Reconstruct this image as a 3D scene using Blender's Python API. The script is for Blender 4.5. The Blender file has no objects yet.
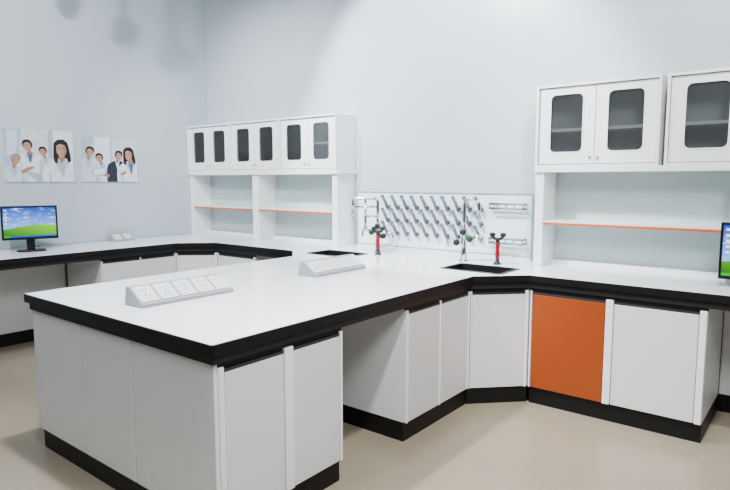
import bpy, bmesh, math
from mathutils import Matrix, Vector
from mathutils.geometry import tessellate_polygon
C = bpy.context.scene.collection
PI = math.pi
try: bpy.context.scene.view_settings.look = 'AgX - Medium High Contrast'
except Exception: pass

# ------------------------------------------------------------------ materials
def mat(name, col, rough=0.5, metal=0.0, bump=0.0, bscale=60, var=0.0, vscale=3, coat=0, spec=0.5, emis=None, trans=0):
    m = bpy.data.materials.new(name); m.use_nodes = True
    nt = m.node_tree; b = nt.nodes['Principled BSDF']
    b.inputs['Base Color'].default_value = (*col, 1)
    b.inputs['Roughness'].default_value = rough
    b.inputs['Metallic'].default_value = metal
    b.inputs['Coat Weight'].default_value = coat
    b.inputs['Specular IOR Level'].default_value = spec
    b.inputs['Transmission Weight'].default_value = trans
    if emis:
        b.inputs['Emission Color'].default_value = (*col, 1)
        b.inputs['Emission Strength'].default_value = emis
    if bump or var:
        tc = nt.nodes.new('ShaderNodeTexCoord'); n = nt.nodes.new('ShaderNodeTexNoise')
        nt.links.new(tc.outputs['Object'], n.inputs['Vector'])
        n.inputs['Scale'].default_value = bscale if bump else vscale
        n.inputs['Detail'].default_value = 4
        if bump:
            bp = nt.nodes.new('ShaderNodeBump'); bp.inputs['Strength'].default_value = bump
            bp.inputs['Distance'].default_value = 0.002
            nt.links.new(n.outputs['Fac'], bp.inputs['Height']); nt.links.new(bp.outputs['Normal'], b.inputs['Normal'])
        if var:
            n2 = nt.nodes.new('ShaderNodeTexNoise'); n2.inputs['Scale'].default_value = vscale; n2.inputs['Detail'].default_value = 3
            nt.links.new(tc.outputs['Object'], n2.inputs['Vector'])
            mx = nt.nodes.new('ShaderNodeMix'); mx.data_type = 'RGBA'
            mx.inputs[6].default_value = (*[c*(1-var) for c in col], 1)
            mx.inputs[7].default_value = (*[min(1, c*(1+var)) for c in col], 1)
            nt.links.new(n2.outputs['Fac'], mx.inputs[0]); nt.links.new(mx.outputs[2], b.inputs['Base Color'])
    return m

M_WALL = mat('wall_paint', (.51, .575, .625), .36, bump=.08, bscale=120, var=.02, vscale=1.5)
M_CEIL = mat('ceiling_paint', (.22, .24, .26), .8)
M_CAB = mat('cabinet_white', (.77, .785, .81), .38, bump=.03, bscale=200, var=.015)
M_CABUP = mat('upper_white', (.84, .85, .86), .35, bump=.03, bscale=200, var=.01)
M_DOORG = mat('door_grey', (.69, .705, .73), .30, var=.015)
M_ORANGE = mat('door_orange', (.34, .080, .026), .36, var=.04, vscale=4)
M_POST = mat('post_white', (.84, .85, .87), .35, var=.01)
M_TOP = mat('worktop_white', (.84, .88, .92), .18, var=.01)
M_BLACK = mat('edge_black', (.008, .008, .010), .42, bump=.03, bscale=150)
M_APRON = mat('apron_black', (.030, .030, .033), .45, bump=.03, bscale=150)
M_TOE = mat('toe_black', (.008, .008, .010), .45, bump=.03, bscale=150)
M_HANDLE = mat('handle_dark', (.045, .045, .05), .35, var=.05)
M_GLASSP = mat('back_glass', (.54, .62, .62), .12, var=.02)
M_SHELFO = mat('shelf_orange', (.60, .15, .06), .4, var=.02)
M_SHELF = mat('shelf_white', (.80, .84, .84), .3, var=.01)
M_INT = mat('cabinet_inside', (.50, .52, .53), .6, var=.02)
M_CHROME = mat('chrome', (.58, .61, .64), .16, metal=1, var=.02)
M_DARKPL = mat('dark_plastic', (.015, .022, .02), .4, var=.1)
M_GREEN = mat('green_plastic', (.01, .08, .04), .4, var=.1)
M_RED = mat('red_plastic', (.30, .010, .016), .35, var=.05)
M_SINK = mat('sink_black', (.015, .015, .017), .4, bump=.05)
M_SOCKH = mat('strip_housing', (.38, .39, .41), .35, var=.01)
M_SOCK = mat('socket_white', (.74, .75, .77), .3, var=.01)
M_SLOT = mat('socket_slot', (.02, .02, .02), .6, var=.05)
M_PEG = mat('peg_grey', (.135, .165, .195), .28, var=.03)
M_BOARD = mat('board_white', (.80, .84, .87), .3, var=.01)
M_BEZEL = mat('bezel_black', (.01, .01, .011), .3, var=.05)
M_RAIL = mat('rail_steel', (.30, .33, .36), .3, metal=.8, var=.03)
M_FRAME = mat('board_frame_grey', (.40, .43, .45), .35, var=.02)

def glass_mat():
    m = bpy.data.materials.new('cabinet_glass'); m.use_nodes = True
    nt = m.node_tree; nt.nodes.remove(nt.nodes['Principled BSDF'])
    o = nt.nodes['Material Output']
    t = nt.nodes.new('ShaderNodeBsdfTransparent'); t.inputs[0].default_value = (.90, .92, .93, 1)
    df = nt.nodes.new('ShaderNodeBsdfDiffuse'); df.inputs[0].default_value = (.28, .30, .31, 1)
    m0 = nt.nodes.new('ShaderNodeMixShader'); m0.inputs[0].default_value = .12
    nt.links.new(t.outputs[0], m0.inputs[1]); nt.links.new(df.outputs[0], m0.inputs[2])
    g = nt.nodes.new('ShaderNodeBsdfGlossy'); g.inputs['Roughness'].default_value = .05
    fr = nt.nodes.new('ShaderNodeFresnel'); fr.inputs[0].default_value = 1.45
    mx = nt.nodes.new('ShaderNodeMixShader')
    nt.links.new(fr.outputs[0], mx.inputs[0]); nt.links.new(m0.outputs[0], mx.inputs[1]); nt.links.new(g.outputs[0], mx.inputs[2])
    nt.links.new(mx.outputs[0], o.inputs[0]); return m
M_GLASS = glass_mat()

def floor_mat():
    m = bpy.data.materials.new('floor_tile'); m.use_nodes = True
    nt = m.node_tree; b = nt.nodes['Principled BSDF']
    tc = nt.nodes.new('ShaderNodeTexCoord'); br = nt.nodes.new('ShaderNodeTexBrick')
    br.offset = 0; br.inputs['Scale'].default_value = 1
    br.inputs['Brick Width'].default_value = .9; br.inputs['Row Height'].default_value = .9
    br.inputs['Mortar Size'].default_value = .002; br.inputs['Mortar Smooth'].default_value = .5
    br.inputs['Color1'].default_value = (.365, .325, .255, 1); br.inputs['Color2'].default_value = (.37, .33, .26, 1)
    br.inputs['Mortar'].default_value = (.45, .42, .35, 1)
    mp = nt.nodes.new('ShaderNodeMapping'); mp.inputs['Location'].default_value = (.25, .1, 0)
    nt.links.new(tc.outputs['Object'], mp.inputs[0]); nt.links.new(mp.outputs[0], br.inputs['Vector'])
    n = nt.nodes.new('ShaderNodeTexNoise'); n.inputs['Scale'].default_value = 2.5; n.inputs['Detail'].default_value = 6
    nt.links.new(tc.outputs['Object'], n.inputs['Vector'])
    mx = nt.nodes.new('ShaderNodeMix'); mx.data_type = 'RGBA'; mx.blend_type = 'MULTIPLY'; mx.inputs[0].default_value = .15
    nt.links.new(br.outputs['Color'], mx.inputs[6]); nt.links.new(n.outputs['Fac'], mx.inputs[7])
    nt.links.new(mx.outputs[2], b.inputs['Base Color'])
    b.inputs['Roughness'].default_value = .27
    return m
M_FLOOR = floor_mat()

def screen_mat():
    m = bpy.data.materials.new('screen_picture'); m.use_nodes = True
    nt = m.node_tree; L = nt.links; N = nt.nodes
    b = N['Principled BSDF']
    tc = N.new('ShaderNodeTexCoord'); sp = N.new('ShaderNodeSeparateXYZ'); L.new(tc.outputs['Generated'], sp.inputs[0])
    x, z = sp.outputs[0], sp.outputs[2]
    def math_(op, a, c=None):
        n = N.new('ShaderNodeMath'); n.operation = op
        for i, v in enumerate((a, c)):
            if v is None: continue
            if isinstance(v, (int, float)): n.inputs[i].default_value = v
            else: L.new(v, n.inputs[i])
        return n.outputs[0]
    def mix(f, c1, c2):
        n = N.new('ShaderNodeMix'); n.data_type = 'RGBA'; L.new(f, n.inputs[0])
        for i, v in ((6, c1), (7, c2)):
            if isinstance(v, tuple): n.inputs[i].default_value = (*v, 1)
            else: L.new(v, n.inputs[i])
        return n.outputs[2]
    sky = mix(z, (.25, .45, .80), (.01, .06, .38))
    no = N.new('ShaderNodeTexNoise'); no.inputs['Scale'].default_value = 6; no.inputs['Detail'].default_value = 8
    mp = N.new('ShaderNodeMapping'); mp.inputs['Scale'].default_value = (1, 1, 2.2)
    L.new(tc.outputs['Generated'], mp.inputs[0]); L.new(mp.outputs[0], no.inputs['Vector'])
    cl = math_('MINIMUM', math_('MULTIPLY', math_('MAXIMUM', math_('SUBTRACT', no.outputs['Fac'], .52), 0), 3.5), .7)
    sky = mix(cl, sky, (.6, .7, .85))
    hill = math_('ADD', .34, math_('MULTIPLY', math_('SINE', math_('ADD', math_('MULTIPLY', x, 3.6), -.9)), .08))
    ishill = math_('LESS_THAN', z, hill)
    grass = mix(math_('MULTIPLY', math_('ADD', z, math_('MULTIPLY', x, .5)), 1.3), (.01, .10, .008), (.16, .42, .04))
    c = mix(ishill, sky, grass)
    c = mix(math_('LESS_THAN', z, .06), c, (.02, .08, .38))
    c = mix(math_('MULTIPLY', math_('LESS_THAN', z, .06), math_('LESS_THAN', x, .12)), c, (.03, .30, .03))
    fx = math_('MULTIPLY', math_('GREATER_THAN', x, .03), math_('LESS_THAN', x, .07))
    fz = math_('LESS_THAN', math_('FRACT', math_('MULTIPLY', z, 9)), .4)
    fz2 = math_('MULTIPLY', fz, math_('GREATER_THAN', z, .37))
    c = mix(math_('MULTIPLY', fx, fz2), c, (.7, .7, .6))
    L.new(c, b.inputs['Base Color']); L.new(c, b.inputs['Emission Color'])
    b.inputs['Emission Strength'].default_value = .65; b.inputs['Roughness'].default_value = .3
    return m
M_SCREEN = screen_mat()

# ------------------------------------------------------------------ builders
def new_obj(name, verts, faces, mats, parent=None, fm=None, M=None, bevel=0, smooth=False, seg=2):
    me = bpy.data.meshes.new(name)
    if M is not None: verts = [tuple(M @ Vector(v)) for v in verts]
    me.from_pydata([tuple(v) for v in verts], [], faces)
    if not isinstance(mats, (list, tuple)): mats = [mats]
    for m in mats: me.materials.append(m)
    if fm:
        for p, i in zip(me.polygons, fm): p.material_index = i
    bm = bmesh.new(); bm.from_mesh(me); bmesh.ops.recalc_face_normals(bm, faces=bm.faces); bm.to_mesh(me); bm.free()
    if smooth:
        for p in me.polygons: p.use_smooth = True
    o = bpy.data.objects.new(name, me); C.objects.link(o)
    if parent: o.parent = parent
    if bevel:
        b = o.modifiers.new('bevel', 'BEVEL'); b.width = bevel; b.segments = seg; b.limit_method = 'ANGLE'; b.angle_limit = .7
    return o

class G:
    """accumulates geometry for a single mesh part"""
    def __init__(s): s.v = []; s.f = []; s.m = []
    def add(s, v, f, mi=0, M=None):
        o = len(s.v)
        if M is not None: v = [M @ Vector(p) for p in v]
        s.v += [tuple(p) for p in v]; s.f += [tuple(i+o for i in q) for q in f]; s.m += [mi]*len(f); return s
    def box(s, lo, hi, mi=0, M=None):
        (a, b, c), (d, e, f) = lo, hi
        v = [(a,b,c),(d,b,c),(d,e,c),(a,e,c),(a,b,f),(d,b,f),(d,e,f),(a,e,f)]
        return s.add(v, [(0,3,2,1),(4,5,6,7),(0,1,5,4),(1,2,6,5),(2,3,7,6),(3,0,4,7)], mi, M)
    def prism(s, outer, holes, z0, z1, mi=0, M=None):
        loops = [outer]+list(holes)
        flat = [p for l in loops for p in l]; n = len(flat)
        tri = tessellate_polygon([[Vector((p[0], p[1], 0)) for p in l] for l in loops])
        v = [(p[0], p[1], z0) for p in flat]+[(p[0], p[1], z1) for p in flat]
        f = [tuple(reversed(t)) for t in tri]+[tuple(i+n for i in t) for t in tri]
        k = 0
        for l in loops:
            m = len(l)
            for i in range(m):
                a, b = k+i, k+(i+1) % m; f.append((a, b, b+n, a+n))
            k += m
        return s.add(v, f, mi, M)
    def lathe(s, prof, seg=20, mi=0, M=None):
        v = []; f = []
        for r, z in prof:
            for i in range(seg):
                a = 2*PI*i/seg; v.append((r*math.cos(a), r*math.sin(a), z))
        for j in range(len(prof)-1):
            for i in range(seg):
                k = (i+1) % seg; f.append((j*seg+i, j*seg+k, (j+1)*seg+k, (j+1)*seg+i))
        f.append(tuple(range(seg-1, -1, -1))); f.append(tuple((len(prof)-1)*seg+i for i in range(seg)))
        return s.add(v, f, mi, M)
    def tube(s, pts, r, seg=12, mi=0, M=None):
        pts = [Vector(p) for p in pts]; v = []; f = []; n = len(pts)
        t0 = (pts[1]-pts[0]).normalized(); up = Vector((0, 0, 1)) if abs(t0.z) < .9 else Vector((1, 0, 0))
        nrm = t0.cross(up).normalized()
        for i, p in enumerate(pts):
            t = ((pts[min(i+1, n-1)]-pts[max(i-1, 0)])).normalized()
            nrm = (nrm-t*nrm.dot(t)).normalized(); bn = t.cross(nrm)
            rr = r(i/(n-1)) if callable(r) else r
            for k in range(seg):
                a = 2*PI*k/seg; v.append(p+(nrm*math.cos(a)+bn*math.sin(a))*rr)
        for j in range(n-1):
            for i in range(seg):
                k = (i+1) % seg; f.append((j*seg+i, j*seg+k, (j+1)*seg+k, (j+1)*seg+i))
        f.append(tuple(range(seg-1, -1, -1))); f.append(tuple((n-1)*seg+i for i in range(seg)))
        return s.add(v, f, mi, M)
    def obj(s, name, mats, parent=None, bevel=0, smooth=False, seg=2):
        return new_obj(name, s.v, s.f, mats, parent, s.m, None, bevel, smooth, seg)

def thing(name, label, cat, loc=(0, 0, 0), rz=0, group=None):
    e = bpy.data.objects.new(name, None); C.objects.link(e); e.empty_display_size = .05
    e.location = loc; e.rotation_euler = (0, 0, rz)
    e['label'] = label; e['category'] = cat
    if group: e['group'] = group
    return e
def box(name, lo, hi, m, parent=None, bevel=.002): return G().box(lo, hi).obj(name, m, parent, bevel)

def offset(poly, d):
    """inward mitre offset of CCW polygon"""
    n = len(poly); out = []
    for i in range(n):
        p0, p1, p2 = (Vector(poly[(i+k) % n]) for k in (-1, 0, 1))
        a = (p1-p0).normalized(); b = (p2-p1).normalized()
        na = Vector((-a.y, a.x)); nb = Vector((-b.y, b.x))
        out.append(tuple(p1+(na+nb)*(d/(1+na.dot(nb)))))
    return out
def rrect(x0, y0, x1, y1, r, n=5):
    out = []
    for cx, cy, a0 in ((x1-r, y1-r, 0), (x0+r, y1-r, 90), (x0+r, y0+r, 180), (x1-r, y0+r, 270)):
        for i in range(n+1):
            a = math.radians(a0+90*i/n); out.append((cx+r*math.cos(a), cy+r*math.sin(a)))
    return out
VERT = Matrix(((1, 0, 0, 0), (0, 0, -1, 0), (0, 1, 0, 0), (0, 0, 0, 1)))   # (x,y,z)->(x,-z,y)

# ------------------------------------------------------------------ dimensions
XW, YW = -5.65, 4.25
XR, XL, Y0, YF, D = -1.74, -3.35, 1.30, 3.56, .26
XLF = -4.92
HT = .85; CEIL = 3.7

# ------------------------------------------------------------------ room
def struct(o): o['kind'] = 'structure'; return o
struct(box('floor', (XW-.1, -3.5, -.1), (4, YW+.1, 0), M_FLOOR, bevel=0))
struct(box('wall_back', (XW-.1, YW, 0), (4, YW+.1, CEIL), M_WALL, bevel=0))
struct(box('wall_left', (XW-.1, -3.5, 0), (XW, YW, CEIL), M_WALL, bevel=0))
struct(box('ceiling', (XW-.1, -3.5, CEIL), (4, YW+.1, CEIL+.1), M_CEIL, bevel=0))

# ------------------------------------------------------------------ worktop
e = .004; ch = .012
W = [(XW+e, 1.0), (XLF, 1.0), (XLF, YF-D), (XLF+D, YF), (XL-D, YF), (XL, YF-D), (XL, Y0+ch), (XL+ch, Y0), (XR-ch, Y0), (XR, Y0+ch),
     (XR, YF-D), (XR+D, YF), (.7, YF), (.7, YW-e), (XW+e, YW-e)]
SINKS = [(-2.08, 3.47, -1.64, 3.76), (-3.38, 3.50, -2.96, 3.78)]
wt = thing('worktop', 'continuous white laboratory worktop with thick black edge', 'worktop', (-2.5, 2.5, .765))
Mi = Matrix.Translation((2.5, -2.5, -.765))
holes = [list(reversed(rrect(*s, .03))) for s in SINKS]
G().prism(offset(W, .005), holes, .822, .85, 0, Mi).obj('top', M_TOP, wt)
g = G(); g.prism(W, [list(reversed(offset(W, .005)))], .806, .8485, 0, Mi)
g.prism(offset(W, .005), [list(reversed(offset(W, .04)))], .806, .822, 0, Mi)
g.obj('edge', M_BLACK, wt, .002)
G().prism(offset(W, .023), [list(reversed(offset(W, .06)))], .765, .806, 0, Mi).obj('apron', M_APRON, wt)['label'] = 'recessed black band below the worktop edge'

# ------------------------------------------------------------------ base cabinets
def grip(g, x0, x1, z, y=0, M=None):
    h = .012
    return g.add([(x0, y-.001, z), (x1, y-.001, z), (x1, y-.001, z-h), (x0, y-.001, z-h), (x0, y+.004, z), (x1, y+.004, z), (x1, y+.004, z-h), (x0, y+.004, z-h)],
          [(0, 1, 2, 3), (7, 6, 5, 4), (0, 4, 5, 1), (1, 5, 6, 2), (2, 6, 7, 3), (3, 7, 4, 0)], 0, M)
def handle(door, x0, x1, z):
    h = grip(G(), x0, x1, z).obj('handle', M_HANDLE, door, .001); h['label'] = 'dark recessed grip strip along the door top'
BG = 'base cabinets under the worktop'
DT = .725
def base_cabinet(label, loc, rz, w, depth, doors, posts=(), ends=(0, 0), end_panel=None):
    t = thing('base_cabinet', label, 'cabinet', (*loc, 0), rz, BG)
    fp = [(0, .02), (w, .02), (w, depth), (0, depth)]
    G().prism(fp, [], .11, .765).obj('body', M_CAB, t, .001)
    tf = [(ends[0], .022), (w-ends[1], .022), (w-ends[1], depth), (ends[0], depth)]
    k = G().prism(tf, [], 0, .11).obj('toe_kick', M_TOE, t); k['label'] = 'black toe kick'
    for x0, x1 in posts:
        box('post', (x0, -.006, .11), (x1, .02, .748), M_POST, t, .005)
    box('grip_recess', (0, .004, .748), (w, .02, .765), M_TOE, t, 0)
    for x0, x1, m, lab in doors:
        box('door_recess', (x0+.003, .006, DT+.0005), (x1-.003, .02, .748), M_TOE, t, 0)
        d = box('door', (x0+.003, 0, .112), (x1-.003, .0195, DT), m, t, .0045)
        if lab: d['label'] = lab
        handle(d, x0+.0025, x1-.0025, DT+.0125)
    if end_panel:
        for a, b in end_panel: box('end_panel', (-.018, a+.0028, .11), (0, b-.0015, .765), M_CAB, t, .003)
    return t
inset = .03
FX = XR-inset                                   # island right cabinet face
# island, near block (faces +X)
base_cabinet('white two-door base cabinet at the free end of the peninsula', (FX, Y0+inset+.018), PI/2, .716, .575,
             [(.028, .342, M_DOORG, None), (.395, .70, M_DOORG, None)], [(0, .026), (.344, .393), (.702, .716)], (-.003, .0), [(0, .5735)])
base_cabinet('white base cabinet closing the far side of the peninsula', (XL+inset, Y0+inset+.734), -PI/2, .713, .52,
             [(.03, .345, M_DOORG, None), (.36, .69, M_DOORG, None)], [(0, .028), (.69, .713)])
# second island block
base_cabinet('white two-door base cabinet beyond the peninsula knee space', (FX, 2.607), PI/2, .704, .575,
             [(.012, .345, M_DOORG, None), (.354, .691, M_DOORG, None)], [(0, .011), (.346, .353), (.692, .704)])
base_cabinet('white two-door base cabinet on the shaded side of the peninsula', (XL+inset, 3.30), -PI/2, .693, .52,
             [(.012, .340, M_DOORG, None), (.350, .68, M_DOORG, None)], [(0, .011), (.681, .693)])
sp = thing('service_spine', 'white service panel box running inside the peninsula', 'panel', (-2.5725, Y0+inset, 0))
box('body', (-.224, .018, .11), (.224, 1.95, .765), M_CAB, sp, .001)
box('end_panel', (-.2210, 0, .11), (.2235, .018, .765), M_CAB, sp, .003)
box('toe_kick', (-.2265, .015, 0), (.224, 1.95, .11), M_TOE, sp, 0)
lp = thing('end_panel_board', 'white end board closing the peninsula beside the service panel', 'panel', (-3.32, Y0+inset, 0))
box('board', (0, 0, .11), (.5215, .017, .765), M_CAB, lp, .003)
box('toe_kick', (.022, .015, 0), (.5205, .0205, .11), M_TOE, lp, 0)

# corner units
def corner(label, p, rz, L, foot, doorm=M_DOORG):
    t = thing('base_cabinet', label, 'cabinet', (*p, 0), 0, BG)
    R = Matrix.Rotation(rz, 4, 'Z')
    lf = [(q[0]-p[0], q[1]-p[1]) for q in foot]
    G().prism(lf, [list(reversed(offset(lf, .018)))], .11, .765).prism(offset(lf, .018), [], .11, .128).obj('body', M_CAB, t, .001)
    G().prism(offset(lf, .001), [], 0, .11).obj('toe_kick', M_TOE, t)
    for a, b in ((.016, .024), (L-.034, L-.012)): G().box((a, -.022, .11), (b, 0, .748), 0, R).obj('post', M_POST, t, .003)
    G().box((.014, -.014, .748), (L-.012, 0, .765), 0, R).obj('grip_recess', M_TOE, t)
    G().box((.025, -.013, DT+.0005), (L-.035, 0, .748), 0, R).obj('door_recess', M_TOE, t)
    d = G().box((.0255, -.019, .112), (L-.0355, 0, DT), 0, R).obj('door', doorm, t, .0025)
    grip(G(), .026, L-.036, DT+.012, -.019, R).obj('handle', M_HANDLE, d, .001)
    return t
def corner_pts(xs, sgn):
    # xs = straight face X of the neighbouring run, sgn=+1 diagonal goes towards +X
    return (xs-sgn*.02, 3.3207), (xs+sgn*.2693, 3.61)
p0, p1 = corner_pts(FX, 1)
corner('grey-white corner base cabinet set diagonally below the sink', p0, PI/4, math.dist(p0, p1),
       [p0, p1, (p1[0], 4.2), (-2.3, 4.2), (-2.3, p0[1])])
p0, p1 = corner_pts(XLF-inset, 1)
corner('grey-white corner base cabinet set diagonally in the room corner', p0, PI/4, math.dist(p0, p1),
       [p0, p1, (p1[0], 4.2), (-5.6, 4.2), (-5.6, p0[1])])
q0, q1 = corner_pts(XL+inset, -1)
corner('grey-white corner base cabinet set diagonally beside the peninsula', q1, -PI/4, math.dist(q0, q1),
       [q1, q0, (-2.82, q0[1]), (-2.82, 4.2), (q1[0], 4.2)])
# right run
base_cabinet('base cabinet with one orange door and one grey door', (-1.484, 3.59), 0, .996, .61,
             [(.013, .466, M_ORANGE, 'orange cabinet door'), (.512, .958, M_DOORG, 'light grey cabinet door')],
             [(0, .012), (.467, .511), (.959, .996)])
# left run
base_cabinet('white two-door base cabinet along the side wall near the corner', (XLF-inset, 2.57), PI/2, .735, .64,
             [(.012, .365, M_DOORG, None), (.375, .723, M_DOORG, None)], [(0, .011), (.366, .374), (.724, .735)])
base_cabinet('white single-door base cabinet below the upper shelf rack', (-4.662, 3.59), 0, .53, .61,
             [(.012, .518, M_DOORG, None)], [(0, .011), (.519, .53)])
# knee space panels
def knee(label, p, rz, w):
    t = thing('knee_space_panel', label, 'panel', (*p, 0), rz)
    box('board', (0, 0, .11), (w, .02, .7645), M_CAB, t); box('toe_kick', (0, -.005, 0), (w, .02, .11), M_TOE, t)
knee('white panel closing the open knee space next to the grey door', (-.486, 4.215), 0, 1.15)
knee('white panel closing the open knee space below the side worktop', (XW+.035, 1.03), PI/2, 1.53)
knee('white panel closing the knee space next to the peninsula', (-4.13, 4.215), 0, .50)
sl = thing('support_panel', 'white end panel carrying the side worktop', 'panel', (-5.6, 1.01, 0))
box('board', (0, 0, 0), (.65, .018, .7645), M_CAB, sl)

# ------------------------------------------------------------------ upper cabinets and racks
YC = 3.99; ZB = 1.54
def upper(x0, w, label, ZT):
    t = thing('wall_cabinet', label, 'cabinet', (x0, YC, ZB), 0, 'upper glass-door cabinets'); w -= .006; h = ZT-ZB; dp = YW-YC-.004
    g = G(); g.box((0, -.019, 0), (.016, dp, h)).box((w-.016, -.019, 0), (w, dp, h)).box((.016, -.019, 0), (w-.016, dp, .016)).box((.016, -.019, h-.016), (w-.016, dp, h))
    g.box((.016, dp-.008, .016), (w-.016, dp, h-.016), 1)
    g.box((w/2-.008, .03, .016), (w/2+.008, dp-.008, h-.016), 1)
    g.obj('body', [M_CABUP, M_INT], t)
    g = G(); g.box((.0165, .012, .235), (w/2-.0085, dp-.009, .256)); g.box((w/2+.0085, .012, .235), (w-.0165, dp-.009, .256)); g.obj('shelf', M_SHELF, t, .001)
    for i in (0, 1):
        a = .019 if i == 0 else w/2+.002; b = w/2-.002 if i == 0 else w-.019
        m = (b-a)*.205
        win = rrect(a+m, .095, b-m, h-.065, .035)
        d = G().prism([(a, .020), (b, .020), (b, h-.020), (a, h-.020)], [list(reversed(win))], -.0115, .002, 0, VERT).obj('door', M_CABUP, t, .002)
        win2 = rrect(a+m-.006, .089, b-m+.006, h-.059, .04)
        G().prism(win2, [list(reversed(rrect(a+m+.004, .099, b-m-.004, h-.069, .032)))], .002, .005, 0, VERT).obj('window_frame', M_CABUP, d, .001)
        p = G().prism(rrect(a+m+.0005, .0955, b-m-.0005, h-.0655, .0345), [], -.010, -.007, 0, VERT).obj('window_pane', M_GLASS, d); p['label'] = 'grey tinted glass pane'
        kx = b-.022 if i == 0 else a+.022
        kk = G().lathe([(.006, -.002), (.006, .006), (.009, .009), (.009, .015), (.005, .018)], 14, 0, Matrix.Translation((kx, 0, .06)) @ Matrix.Rotation(PI/2, 4, 'X'))
        kk.obj('knob', M_CHROME, d, 0, True)
    return t
for i in range(3): upper(-5.645+i*.727, .727, 'white upper cabinet with two small glass windows', 2.035)
upper(-1.64, .79, 'white upper cabinet with two glass windows above the open shelf', 2.085)
upper(-.825, .83, 'white upper cabinet beside its neighbour above the open shelf', 2.085)

def rack(x0, bays, bw, xend, label):
    t = thing('shelf_rack', label, 'shelf', (x0, YC, HT), 0, 'shelf racks standing on the worktop')
    dp = YW-YC-.004; H = ZB-HT; L = xend-x0; pw = .062; mw = .045
    box('board', (0, -.021, H-.036), (L, dp, H-.0005), M_CABUP, t)
    for i in range(bays+1):
        cx = i*bw
        a, b = (cx, cx+pw) if i == 0 else ((cx-pw, cx) if i == bays else (cx-mw, cx+mw))
        if b > L: a, b = L-pw, L
        box('post', (a, .0, 0), (b, dp-.005, H-.0365), M_POST, t, .003)
    for i in range(bays):
        a = i*bw+(pw+.001 if i == 0 else mw+.001); b = (i+1)*bw-(pw+.001 if i == bays-1 else mw+.001)
        if i == bays-1: b = min(b, L-pw-.001)
        p = box('back_panel', (a, dp-.02, .0), (b, dp-.008, H-.0365), M_GLASSP, t, .001); p['label'] = 'pale green-grey glass back panel'
        s = box('shelf', (a, .006, .293), (b, dp-.021, .322), M_SHELF, t, .001)
        o = box('shelf_edge', (a, -.004, .294), (b, .0055, .310), M_SHELFO, s, .002); o['label'] = 'orange front rail of the shelf'
        box('base_rail', (a, dp-.06, 0), (b, dp-.0205, .03), M_POST, t, .002)
rack(-5.645, 2, 1.0875, -3.45, 'white open shelf rack with orange rails below three cabinets')
rack(-1.64, 2, 1.22, .3, 'white open shelf rack with orange rail below large cabinets')

# ------------------------------------------------------------------ drying rack
dr = thing('drying_rack', 'white wall board with rows of grey draining pegs and rails', 'drying rack', (-2.59, 4.225, .85))
bd = box('board', (-.84, 0, .02), (.84, .022, .50), M_BOARD, dr, .003)
G().prism(rrect(-.842, .018, .842, .502, .012), [list(reversed(rrect(-.832, .028, .832, .492, .008)))], 0, .008, 0, VERT).obj('board_frame', M_FRAME, dr)
G().box((-.84, -.012, .0), (.84, .022, .0175)).obj('drip_tray', M_BOARD, dr, .002)
first = None
for r_, z in enumerate((.365, .252, .14)):
    for c_ in range(10):
        x = -.48+c_*.100
        if first is None:
            g = G()
            g.lathe([(.018, 0), (.018, .006), (.012, .009)], 12, 0, Matrix.Rotation(PI/2, 4, 'X'))
            g.tube([(0, -.004, 0), (.008, -.030, -.012), (.012, -.052, .010), (.004, -.066, .052), (-.014, -.076, .092)], lambda s: .0095+.005*s, 10)
            g.lathe([(.002, -.014), (.014, -.006), (.0165, .0), (.013, .009), (.004, .014)], 12, 0, Matrix.Translation((-.016, -.078, .097)))
            first = g.obj('peg', M_PEG, dr, 0, True); o = first
        else:
            o = first.copy(); C.objects.link(o); o.parent = dr
        o.location = (x, 0, z)
def rail(z, x0, x1):
    g = G()
    for zz in (0, .035):
        g.tube([(x0, 0, z+zz), (x0, -.06, z+zz), (x1, -.06, z+zz), (x1, 0, z+zz)], .008, 8)
    for i in range(5):
        x = x0+(x1-x0)*i/4; g.tube([(x, -.06, z-.005), (x, -.06, z+.04)], .005, 8)
    g.obj('rail', M_RAIL, dr, 0, True)
rail(.385, .52, .79); rail(.12, .52, .79)

# ------------------------------------------------------------------ sinks
for i, s in enumerate(SINKS):
    cx, cy = (s[0]+s[2])/2, (s[1]+s[3])/2; hx, hy = (s[2]-s[0])/2, (s[3]-s[1])/2
    t = thing('sink', 'black recessed laboratory sink let into the white worktop', 'sink', (cx, cy, .60), 0, 'black sinks')
    o_ = rrect(-hx+.001, -hy+.001, hx-.001, hy-.001, .029); i_ = rrect(-hx+.014, -hy+.014, hx-.014, hy-.014, .025)
    g = G().prism(o_, [list(reversed(i_))], 0, .2505); g.prism(i_, [], 0, .012)
    g.prism(rrect(-hx-.012, -hy-.012, hx+.012, hy+.012, .035), [list(reversed(i_))], .2505, .2535)
    g.obj('basin', M_SINK, t)
    G().lathe([(.03, .012), (.03, .016), (.012, .016), (.010, .013)], 20).obj('drain', M_CHROME, t, 0, True)

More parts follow.
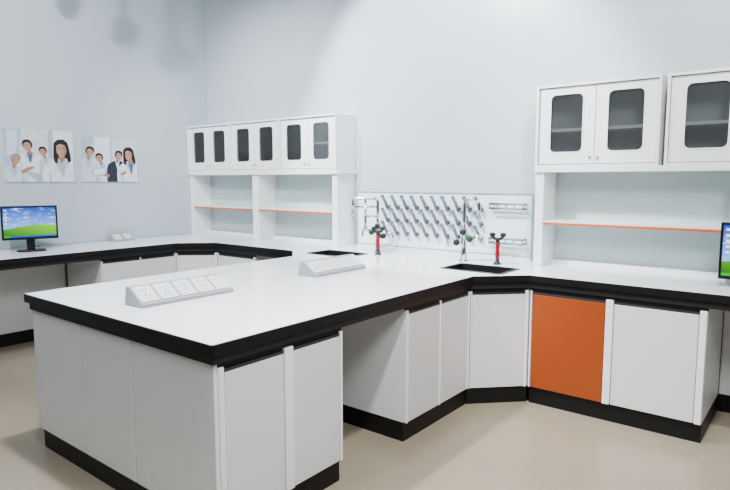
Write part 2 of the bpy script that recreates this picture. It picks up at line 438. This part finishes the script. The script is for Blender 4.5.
# ------------------------------------------------------------------ faucets
def arc(cx, cz, r, a0, a1, n=12):
    return [(cx+r*math.cos(math.radians(a0+(a1-a0)*i/n)), 0, cz+r*math.sin(math.radians(a0+(a1-a0)*i/n))) for i in range(n+1)]
def faucet(loc, rz, label, wide=False):
    t = thing('lab_faucet', label, 'faucet', loc, rz, 'chrome laboratory faucets')
    g = G(); g.lathe([(.036, 0), (.036, .006), (.028, .012), (.020, .02), (.018, .20), (.025, .205), (.025, .235), (.015, .24)], 20); g.obj('column', M_CHROME, t, 0, True)
    g = G()
    if wide:
        g.tube([(0, 0, .235), (0, 0, .34), (0, 0, .41)]+arc(.035, .415, .035, 180, 90, 6)+arc(.175, .415, .035, 90, 0, 6)+[(.21, 0, .40), (.21, 0, .33)], .013, 12)
        g.tube([(0, 0, .30), (.10, 0, .30)], .009, 10); g.tube([(.105, 0, .45), (.105, 0, .25), (.105, 0, .18)], .011, 10)
        g.tube([(0, 0, .38), (.21, 0, .38)], .008, 10)
        ex = .21
    else:
        g.tube([(0, 0, .235), (0, 0, .30), (0, 0, .39)]+arc(.055, .41, .055, 180, 0, 14)+[(.11, 0, .39), (.11, 0, .33)], .0135, 12); ex = .11
    g.lathe([(.014, .34), (.019, .335), (.019, .32), (.010, .30), (.012, .285), (.006, .265)], 12, 0, Matrix.Translation((ex, 0, 0))); g.obj('spout', M_CHROME, t, 0, True)
    sg = 1 if rz < 1 else -1
    for s, zz in ((-1, .14), (1, .17)):
        g = G(); g.tube([(0, 0, zz), (s*.05, 0, zz), (s*.075, 0, zz+.004)], .015, 10)
        g.tube([(s*.06, 0, zz), (s*.09, 0, zz+.025), (s*.12, 0, zz+.02), (s*.128, 0, zz-.01), (s*.128, 0, zz-.04)], .0105, 10)
        br = g.obj('side_spout', M_CHROME, t, 0, True)
        g = G(); M = Matrix.Translation((s*.05, 0, zz)) @ Matrix.Rotation(sg*PI/2, 4, 'X')
        g.lathe([(.010, .0), (.010, .02), (.021, .022), (.024, .03), (.021, .044), (.010, .05)], 14, 0, M); g.obj('tap_handle', M_GREEN if s > 0 else M_DARKPL, br, 0, True)
    g = G(); M = Matrix.Translation((0, 0, .22)) @ Matrix.Rotation(sg*PI/2, 4, 'X')
    g.lathe([(.011, 0), (.011, .025), (.021, .028), (.024, .036), (.021, .048), (.010, .052)], 14, 0, M); g.obj('tap_handle', M_DARKPL, t, 0, True)
    return t
faucet((-2.13, 3.88, .85), 0.2, 'tall chrome gooseneck lab faucet with dark handles beside sink')
faucet((-2.97, 3.93, .85), PI+.5, 'chrome lab faucet with wide square pipe frame and dark handles', True)
def eyewash(loc, rz):
    t = thing('eyewash', 'red and black hand-held eyewash standing beside the sink', 'eyewash', loc, rz, 'red and black eyewash units')
    G().lathe([(.028, 0), (.028, .008), (.017, .014), (.013, .03), (.013, .045)], 18).obj('base', M_DARKPL, t, 0, True)
    G().lathe([(.012, .045), (.015, .055), (.016, .08), (.012, .11), (.014, .14), (.017, .15), (.016, .158)], 18).obj('grip', M_RED, t, 0, True)
    g = G(); g.lathe([(.014, .158), (.015, .18), (.012, .19)], 14)
    g.tube([(-.038, 0, .203), (-.025, 0, .187), (0, 0, .182), (.025, 0, .187), (.038, 0, .203)], .011, 10)
    for s in (-1, 1): g.lathe([(.010, .195), (.020, .205), (.022, .216), (.018, .225), (.006, .228)], 14, 0, Matrix.Translation((s*.038, 0, 0)))
    g.tube([(0, 0, .17), (0, .03, .165), (0, .055, .13)], .007, 8)
    g.obj('spray_head', M_DARKPL, t, 0, True)
eyewash((-1.86, 3.88, .85), .2); eyewash((-2.87, 3.80, .85), .2)

# ------------------------------------------------------------------ socket strips
def strip(loc, rz, L, n, label, k=1.0):
    t = thing('socket_strip', label, 'power strip', loc, rz, 'white desktop socket strips')
    prof = [(0, 0), (.16*k, 0), (.142*k, .088*k), (.115*k, .092*k), (.0, .016*k)]
    v = [(x, y, z) for x in (0, L) for y, z in prof]; m = 5
    f = [(0, 1, 2, 3, 4), (9, 8, 7, 6, 5)]+[(i, (i+1) % m, m+(i+1) % m, m+i) for i in range(m)]
    new_obj('housing', v, f, M_SOCKH, t, None, None, .004)
    a = math.atan2(.076, .115); sl = math.hypot(.076, .115)*k
    for i in range(n):
        cx = (i+.5)*L/n
        M = Matrix.Translation((cx, 0, .016*k)) @ Matrix.Rotation(a, 4, 'X') @ Matrix.Translation((0, sl/2, 0))
        h = min(.047, L/n/2-.006)*min(k*1.0, 1)
        g = G(); g.prism(rrect(-h, -h*1.15, h, h*1.15, .006), [], -.001, .0045, 0, M)
        g.prism(rrect(-h*.66, -h*.8, h*.66, h*.8, .004), [], .0045, .0065, 0, M)
        for sx, ang in ((-.012, .5), (.012, -.5)):
            g.box((-.0020, -.006, .0065), (.0020, .006, .007), 1, M @ Matrix.Translation((sx, -.016, 0)) @ Matrix.Rotation(ang, 4, 'Z'))
        g.box((-.0020, -.005, .0065), (.0020, .005, .007), 1, M @ Matrix.Translation((0, .000, 0)))
        for sx in (-.010, .010): g.box((-.0022, -.005, .0065), (.0022, .005, .007), 1, M @ Matrix.Translation((sx, .022, 0)))
        g.obj('socket', [M_SOCK, M_SLOT], t)
strip((-2.51, 1.49, .85), PI/2, .54, 5, 'white wedge-shaped five-socket power strip on the peninsula top')
strip((-2.48, 2.65, .85), PI/2, .50, 5, 'white wedge-shaped five-socket power strip near the black sink')
strip((XW+.14, 3.0, .85), PI/2, .22, 2, 'white wedge-shaped socket strip against the side wall', .75)

# ------------------------------------------------------------------ monitors
def monitor(loc, rz, w, h, zb, label):
    t = thing('computer_monitor', label, 'monitor', loc, rz, 'computer monitors')
    s = G().box((-w/2, -.012, zb), (w/2, .012, zb+h)).box((-w/2+.06, .012, zb+.05), (w/2-.06, .03, zb+h-.05)).obj('casing', M_BEZEL, t, .004)
    box('display', (-w/2+.014, -.0135, zb+.02), (w/2-.014, -.0122, zb+h-.014), M_SCREEN, t, 0)['label'] = 'lit screen showing blue sky above a green meadow'
    G().box((-.03, .01, .012), (.03, .035, zb+.08)).obj('stand', M_BEZEL, t, .004)
    G().prism([(x*1.0, y*.7) for x, y in rrect(-.11, -.11, .11, .11, .07)], [], 0, .012).obj('base', M_BEZEL, t, .003)
monitor((-5.34, 2.165, .85), PI/2-.30, .42, .285, .10, 'black flat computer monitor with lit screen on the side worktop')
monitor((-.235, 3.85, .85), 0, .50, .32, .045, 'black flat computer monitor beside the large shelf rack')

# ------------------------------------------------------------------ posters
PC = {n: mat('print_'+n, c, .45, var=.18, vscale=14) for n, c in dict(bg=(.60, .64, .68), bg2=(.42, .50, .58), white=(.74, .77, .82), white2=(.60, .65, .72), shade=(.34, .41, .51), fold=(.48, .54, .63),
      skin=(.52, .29, .21), skin2=(.40, .21, .15), hair=(.018, .014, .014), hair2=(.05, .035, .03), grey=(.26, .26, .28), blue=(.07, .14, .30), dark=(.03, .035, .06), lips=(.38, .10, .08), pale=(.40, .50, .62), cup=(.30, .18, .11)).items()}
PN = list(PC)
def ell(cx, cy, rx, ry, n=18, rot=0):
    out = []
    for i in range(n):
        a = 2*PI*i/n; x, y = rx*math.cos(a), ry*math.sin(a)
        out.append((cx+x*math.cos(rot)-y*math.sin(rot), cy+x*math.sin(rot)+y*math.cos(rot)))
    return out
def poster(y0, y1, z0, z1, shapes, label):
    t = thing('poster', label, 'poster', (XW+.001, y0, z0), 0, 'wall posters of medical staff')
    w, h = y1-y0, z1-z0
    M = Matrix(((0, 0, 1, 0), (1, 0, 0, 0), (0, 1, 0, 0), (0, 0, 0, 1)))
    G().box((0, 0, 0), (.010, w, h)).obj('board', M_BOARD, t)
    g = G(); g.prism([(0, 0), (w, 0), (w, h), (0, h)], [], .0102, .0106, 0, M)
    for i, (c, pts) in enumerate(shapes):
        pts = [(min(max(x, 0), 1)*w, min(max(y, 0), 1)*h) for x, y in pts]
        z = .0106+i*.00004
        g.prism(pts, [], z, z+.00004, PN.index(c), M)
    g.obj('printed_picture', [PC[n] for n in PN], t)
def person(x, y, s, coat='white', hair='hair', long=False, inner='blue', turn=0, tilt=0, k=.77, fold='fold'):
    """head-and-torso figure; y = chin height, s = head height, turn = facing, tilt = head lean"""
    o = []; hx = x+turn*.12*s; hy = y+.46*s; ct, st = math.cos(tilt), math.sin(tilt)
    def H(px, py):  # head-local (units of s) -> poster
        return (hx+(px*ct-py*st)*s*k, hy+(px*st+py*ct)*s)
    if long: o.append((hair, [H(*p) for p in [(-.46, .2), (-.40, .45), (-.15, .62), (.2, .62), (.42, .42), (.48, .1), (.52, -.45), (.46, -.95), (.22, -.80), (-.24, -.80), (-.48, -.95), (-.54, -.45)]]))
    o.append((coat, [(x-1.2*s*k, 0), (x-1.22*s*k, y-1.1*s), (x-1.08*s*k, y-.55*s), (x-.75*s*k, y-.28*s), (x-.25*s*k, y-.06*s), (x+.25*s*k, y-.06*s), (x+.75*s*k, y-.28*s), (x+1.08*s*k, y-.55*s), (x+1.22*s*k, y-1.1*s), (x+1.2*s*k, 0)]))
    sd = -1 if turn <= 0 else 1
    o.append((fold, [(x-sd*1.2*s*k, 0), (x-sd*1.22*s*k, y-1.1*s), (x-sd*1.02*s*k, y-.52*s), (x-sd*.80*s*k, y-.9*s), (x-sd*.74*s*k, 0)]))
    o.append(('shade', [(x+sd*.70*s*k, 0), (x+sd*.72*s*k, y-.95*s), (x+sd*.78*s*k, y-.95*s), (x+sd*.80*s*k, 0)]))
    o.append((inner, [(x-.26*s*k, y-.08*s), (x+.02*s, y-1.25*s), (x+.26*s*k, y-.08*s)]))
    for q in (-1, 1): o.append((fold, [(x+q*.26*s*k, y-.06*s), (x+q*.46*s*k, y-.30*s), (x+q*.30*s*k, y-.60*s), (x+.01*s, y-1.30*s)]))
    o.append(('skin2', [H(-.17, -.22), (x-.19*s*k, y-.12*s), (x, y-.40*s), (x+.19*s*k, y-.12*s), H(.17, -.22)]))
    o.append((hair, [H(.44*math.cos(q/9*PI), .10+.46*math.sin(q/9*PI)) for q in range(18)]))
    face = [(.33*math.cos(q/12*PI), .03+.42*math.sin(q/12*PI)) for q in range(0, 13)]+[(-.30, -.15), (-.22, -.33), (-.08, -.45), (.06, -.45), (.20, -.34), (.30, -.16)]
    o.append(('skin', [H(px+turn*.06, py) for px, py in face]))
    o.append(('skin2', [H(*p) for p in ([(-turn*.33, .2), (-turn*.14, .1), (-turn*.10, -.25), (-turn*.02, -.44), (-turn*.16, -.38), (-turn*.28, -.16)] if turn else [(.20, .1), (.31, .12), (.29, -.16), (.18, -.34), (.06, -.44), (.16, -.2)])]))
    o.append((hair, [H(px+turn*.03, py) for px, py in [(-.40, .02), (-.32, .24), (-.05, .36), (.22, .27), (.36, .02), (.43, .25), (.30, .50), (0, .60), (-.30, .52), (-.44, .25)]]))
    for q in (-.14, .14):
        o.append(('hair2', [H(px, py) for px, py in ell(q+turn*.12, .06, .065, .022, 8)]))
        o.append(('hair2', [H(px, py) for px, py in [(q-.09+turn*.12, .125), (q+.08+turn*.12, .135), (q+.08+turn*.12, .155), (q-.07+turn*.12, .155)]]))
    o.append(('skin2', [H(px, py) for px, py in [(turn*.14-.015, .04), (turn*.14+.02, .04), (turn*.16+.05, -.12), (turn*.14-.04, -.12)]]))
    o.append(('lips', [H(px, py) for px, py in ell(turn*.12, -.24, .10, .028, 8)]))
    if long:
        for q in (-1, 1): o.append((hair, [H(*p) for p in [(q*.24, .40), (q*.42, .22), (q*.50, -.2), (q*.52, -.7), (q*.34, -.85), (q*.27, -.5), (q*.31, -.15), (q*.30, .1)]]))
    return o
S1 = [('bg2', [(0, .30), (.20, .35), (.26, 1), (0, 1)]), ('white2', [(.05, .5), (.17, .52), (.20, .95), (.06, .95)]), ('bg2', [(.62, .3), (.68, .3), (.70, 1), (.64, 1)]), ('white', [(.70, .3), (1, .3), (1, 1), (.71, 1)])]
S1 += person(.57, .50, .17, coat='white2', inner='pale', turn=-1, tilt=.15) + person(.36, .58, .21, inner='blue', turn=-1, tilt=.2)
S1 += [('pale', [(0, 0), (0, .34), (.10, .30), (.36, .20), (.58, .12), (.60, 0)]), ('white', [(0, 0), (0, .18), (.16, .20), (.34, .12), (.46, 0)])]
S1 += person(.13, .32, .20, coat='white2', hair='grey', inner='pale', turn=1, tilt=-.25)
S1 += [('skin2', [(.22, .20), (.30, .27), (.40, .30), (.41, .26), (.33, .21), (.25, .15)]), ('white', [(.34, .34), (.42, .44), (.48, .38), (.42, .27)])] + person(.82, .48, .32, long=True, inner='pale', turn=0, tilt=.08)
S2 = [('bg2', [(0, .3), (.2, .3), (.2, 1), (0, 1)]), ('white', [(.24, 0), (.50, 0), (.50, 1), (.24, 1)]), ('bg2', [(.50, .3), (.53, .3), (.53, 1), (.50, 1)])]
S2 += person(.33, .44, .20, coat='white', inner='fold', turn=-1, tilt=.2) + person(.11, .56, .22, coat='white2', inner='pale', turn=1, tilt=-.15) + person(.62, .50, .21, coat='dark', inner='white', turn=1, fold='dark', tilt=-.1) + person(.87, .50, .28, long=True, inner='blue', turn=-1, tilt=.12)
S2 += [('shade', [(.16, .12), (.42, .16), (.40, .34), (.17, .28)]), ('white', [(.18, .14), (.40, .18), (.385, .32), (.19, .27)]), ('skin2', [(.36, .14), (.46, .10), (.47, .16), (.40, .20)]), ('skin2', [(.68, .14), (.78, .20), (.77, .25), (.67, .19)])]
poster(2.105, 2.705, 1.435, 1.905, S1, 'poster of doctors in white coats around an elderly patient')
poster(2.785, 3.358, 1.435, 1.865, S2, 'poster of nurses and a long-haired woman doctor in white')

# ------------------------------------------------------------------ ceiling spotlights on a track (above the frame)
tr = thing('track_light', 'white ceiling track with three small spotlight heads', 'light fixture', (-4.28, 1.75, CEIL))
box('track', (-.5, -.02, -.03), (.5, .02, -.0005), M_POST, tr)
for x in (-.24, .03, .21):
    G().tube([(x, 0, -.03), (x, 0, -.33)], .010, 10).obj('stem', M_POST, tr, 0, True)
    M = Matrix.Translation((x, 0, -.39)) @ Matrix.Rotation(.9, 4, 'Z') @ Matrix.Rotation(1.0, 4, 'X')
    G().lathe([(.025, -.08), (.038, -.07), (.040, .05), (.045, .07), (.038, .07), (.034, .06)], 20, 0, M).obj('lamp_head', M_POST, tr, 0, True)

# ------------------------------------------------------------------ lights
def area(loc, tgt, sx, sy, e, col=(1, 1, 1)):
    l = bpy.data.lights.new('area', 'AREA'); l.shape = 'RECTANGLE'; l.size = sx; l.size_y = sy; l.energy = e; l.color = col
    o = bpy.data.objects.new('area_light', l); C.objects.link(o); o.location = loc
    o.rotation_euler = (Vector(tgt)-Vector(loc)).to_track_quat('-Z', 'Y').to_euler()
def spot(loc, tgt, e, ang=60, blend=.6, r=.05, col=(1, 1, 1)):
    l = bpy.data.lights.new('spot', 'SPOT'); l.energy = e; l.spot_size = math.radians(ang); l.spot_blend = blend; l.shadow_soft_size = r; l.color = col
    o = bpy.data.objects.new('spot_light', l); C.objects.link(o); o.location = loc
    o.rotation_euler = (Vector(tgt)-Vector(loc)).to_track_quat('-Z', 'Y').to_euler()
area((-2.5, 1.9, 3.6), (-2.5, 2.3, 0), 1.4, 1.0, 42, (.97, .98, 1))
area((.5, .4, 3.4), (-1.9, 2.5, .2), 1.0, 1.0, 90, (1, .985, .965))
area((-4.0, 0.0, 3.4), (-3.6, 2.2, .4), 1.0, .8, 28, (.96, .98, 1))
spot((-2.9, 2.0, 3.65), (-2.6, 4.25, 1.9), 520, 66, .4, .05, (.95, .98, 1))
spot((-4.0, 2.0, 3.6), (-4.5, 4.25, 1.5), 230, 80, .8, .06)
spot((-3.2, .6, 3.62), (-5.65, 2.9, 1.6), 270, 75, .7, .035)
spot((-.3, 2.2, 3.6), (-.7, 4.2, 1.4), 230, 74, .6, .06)
spot((-2.6, 1.6, 3.55), (-2.6, 2.2, .8), 340, 80, .8, .08)
spot((-.6, 1.2, 3.55), (-1.0, 2.4, 0), 380, 66, .8, .10, (1, .97, .92))

w = bpy.data.worlds.new('world'); bpy.context.scene.world = w; w.use_nodes = True
w.node_tree.nodes['Background'].inputs[0].default_value = (.78, .82, .88, 1); w.node_tree.nodes['Background'].inputs[1].default_value = .22

# ------------------------------------------------------------------ camera
cd = bpy.data.cameras.new('cam'); cam = bpy.data.objects.new('camera', cd); C.objects.link(cam)
cam.location = (0, 0, 1.449); cam.rotation_euler = (PI/2-.109, 0, .669)
cd.sensor_width = 36; cd.lens = 591/730*36
bpy.context.scene.camera = cam
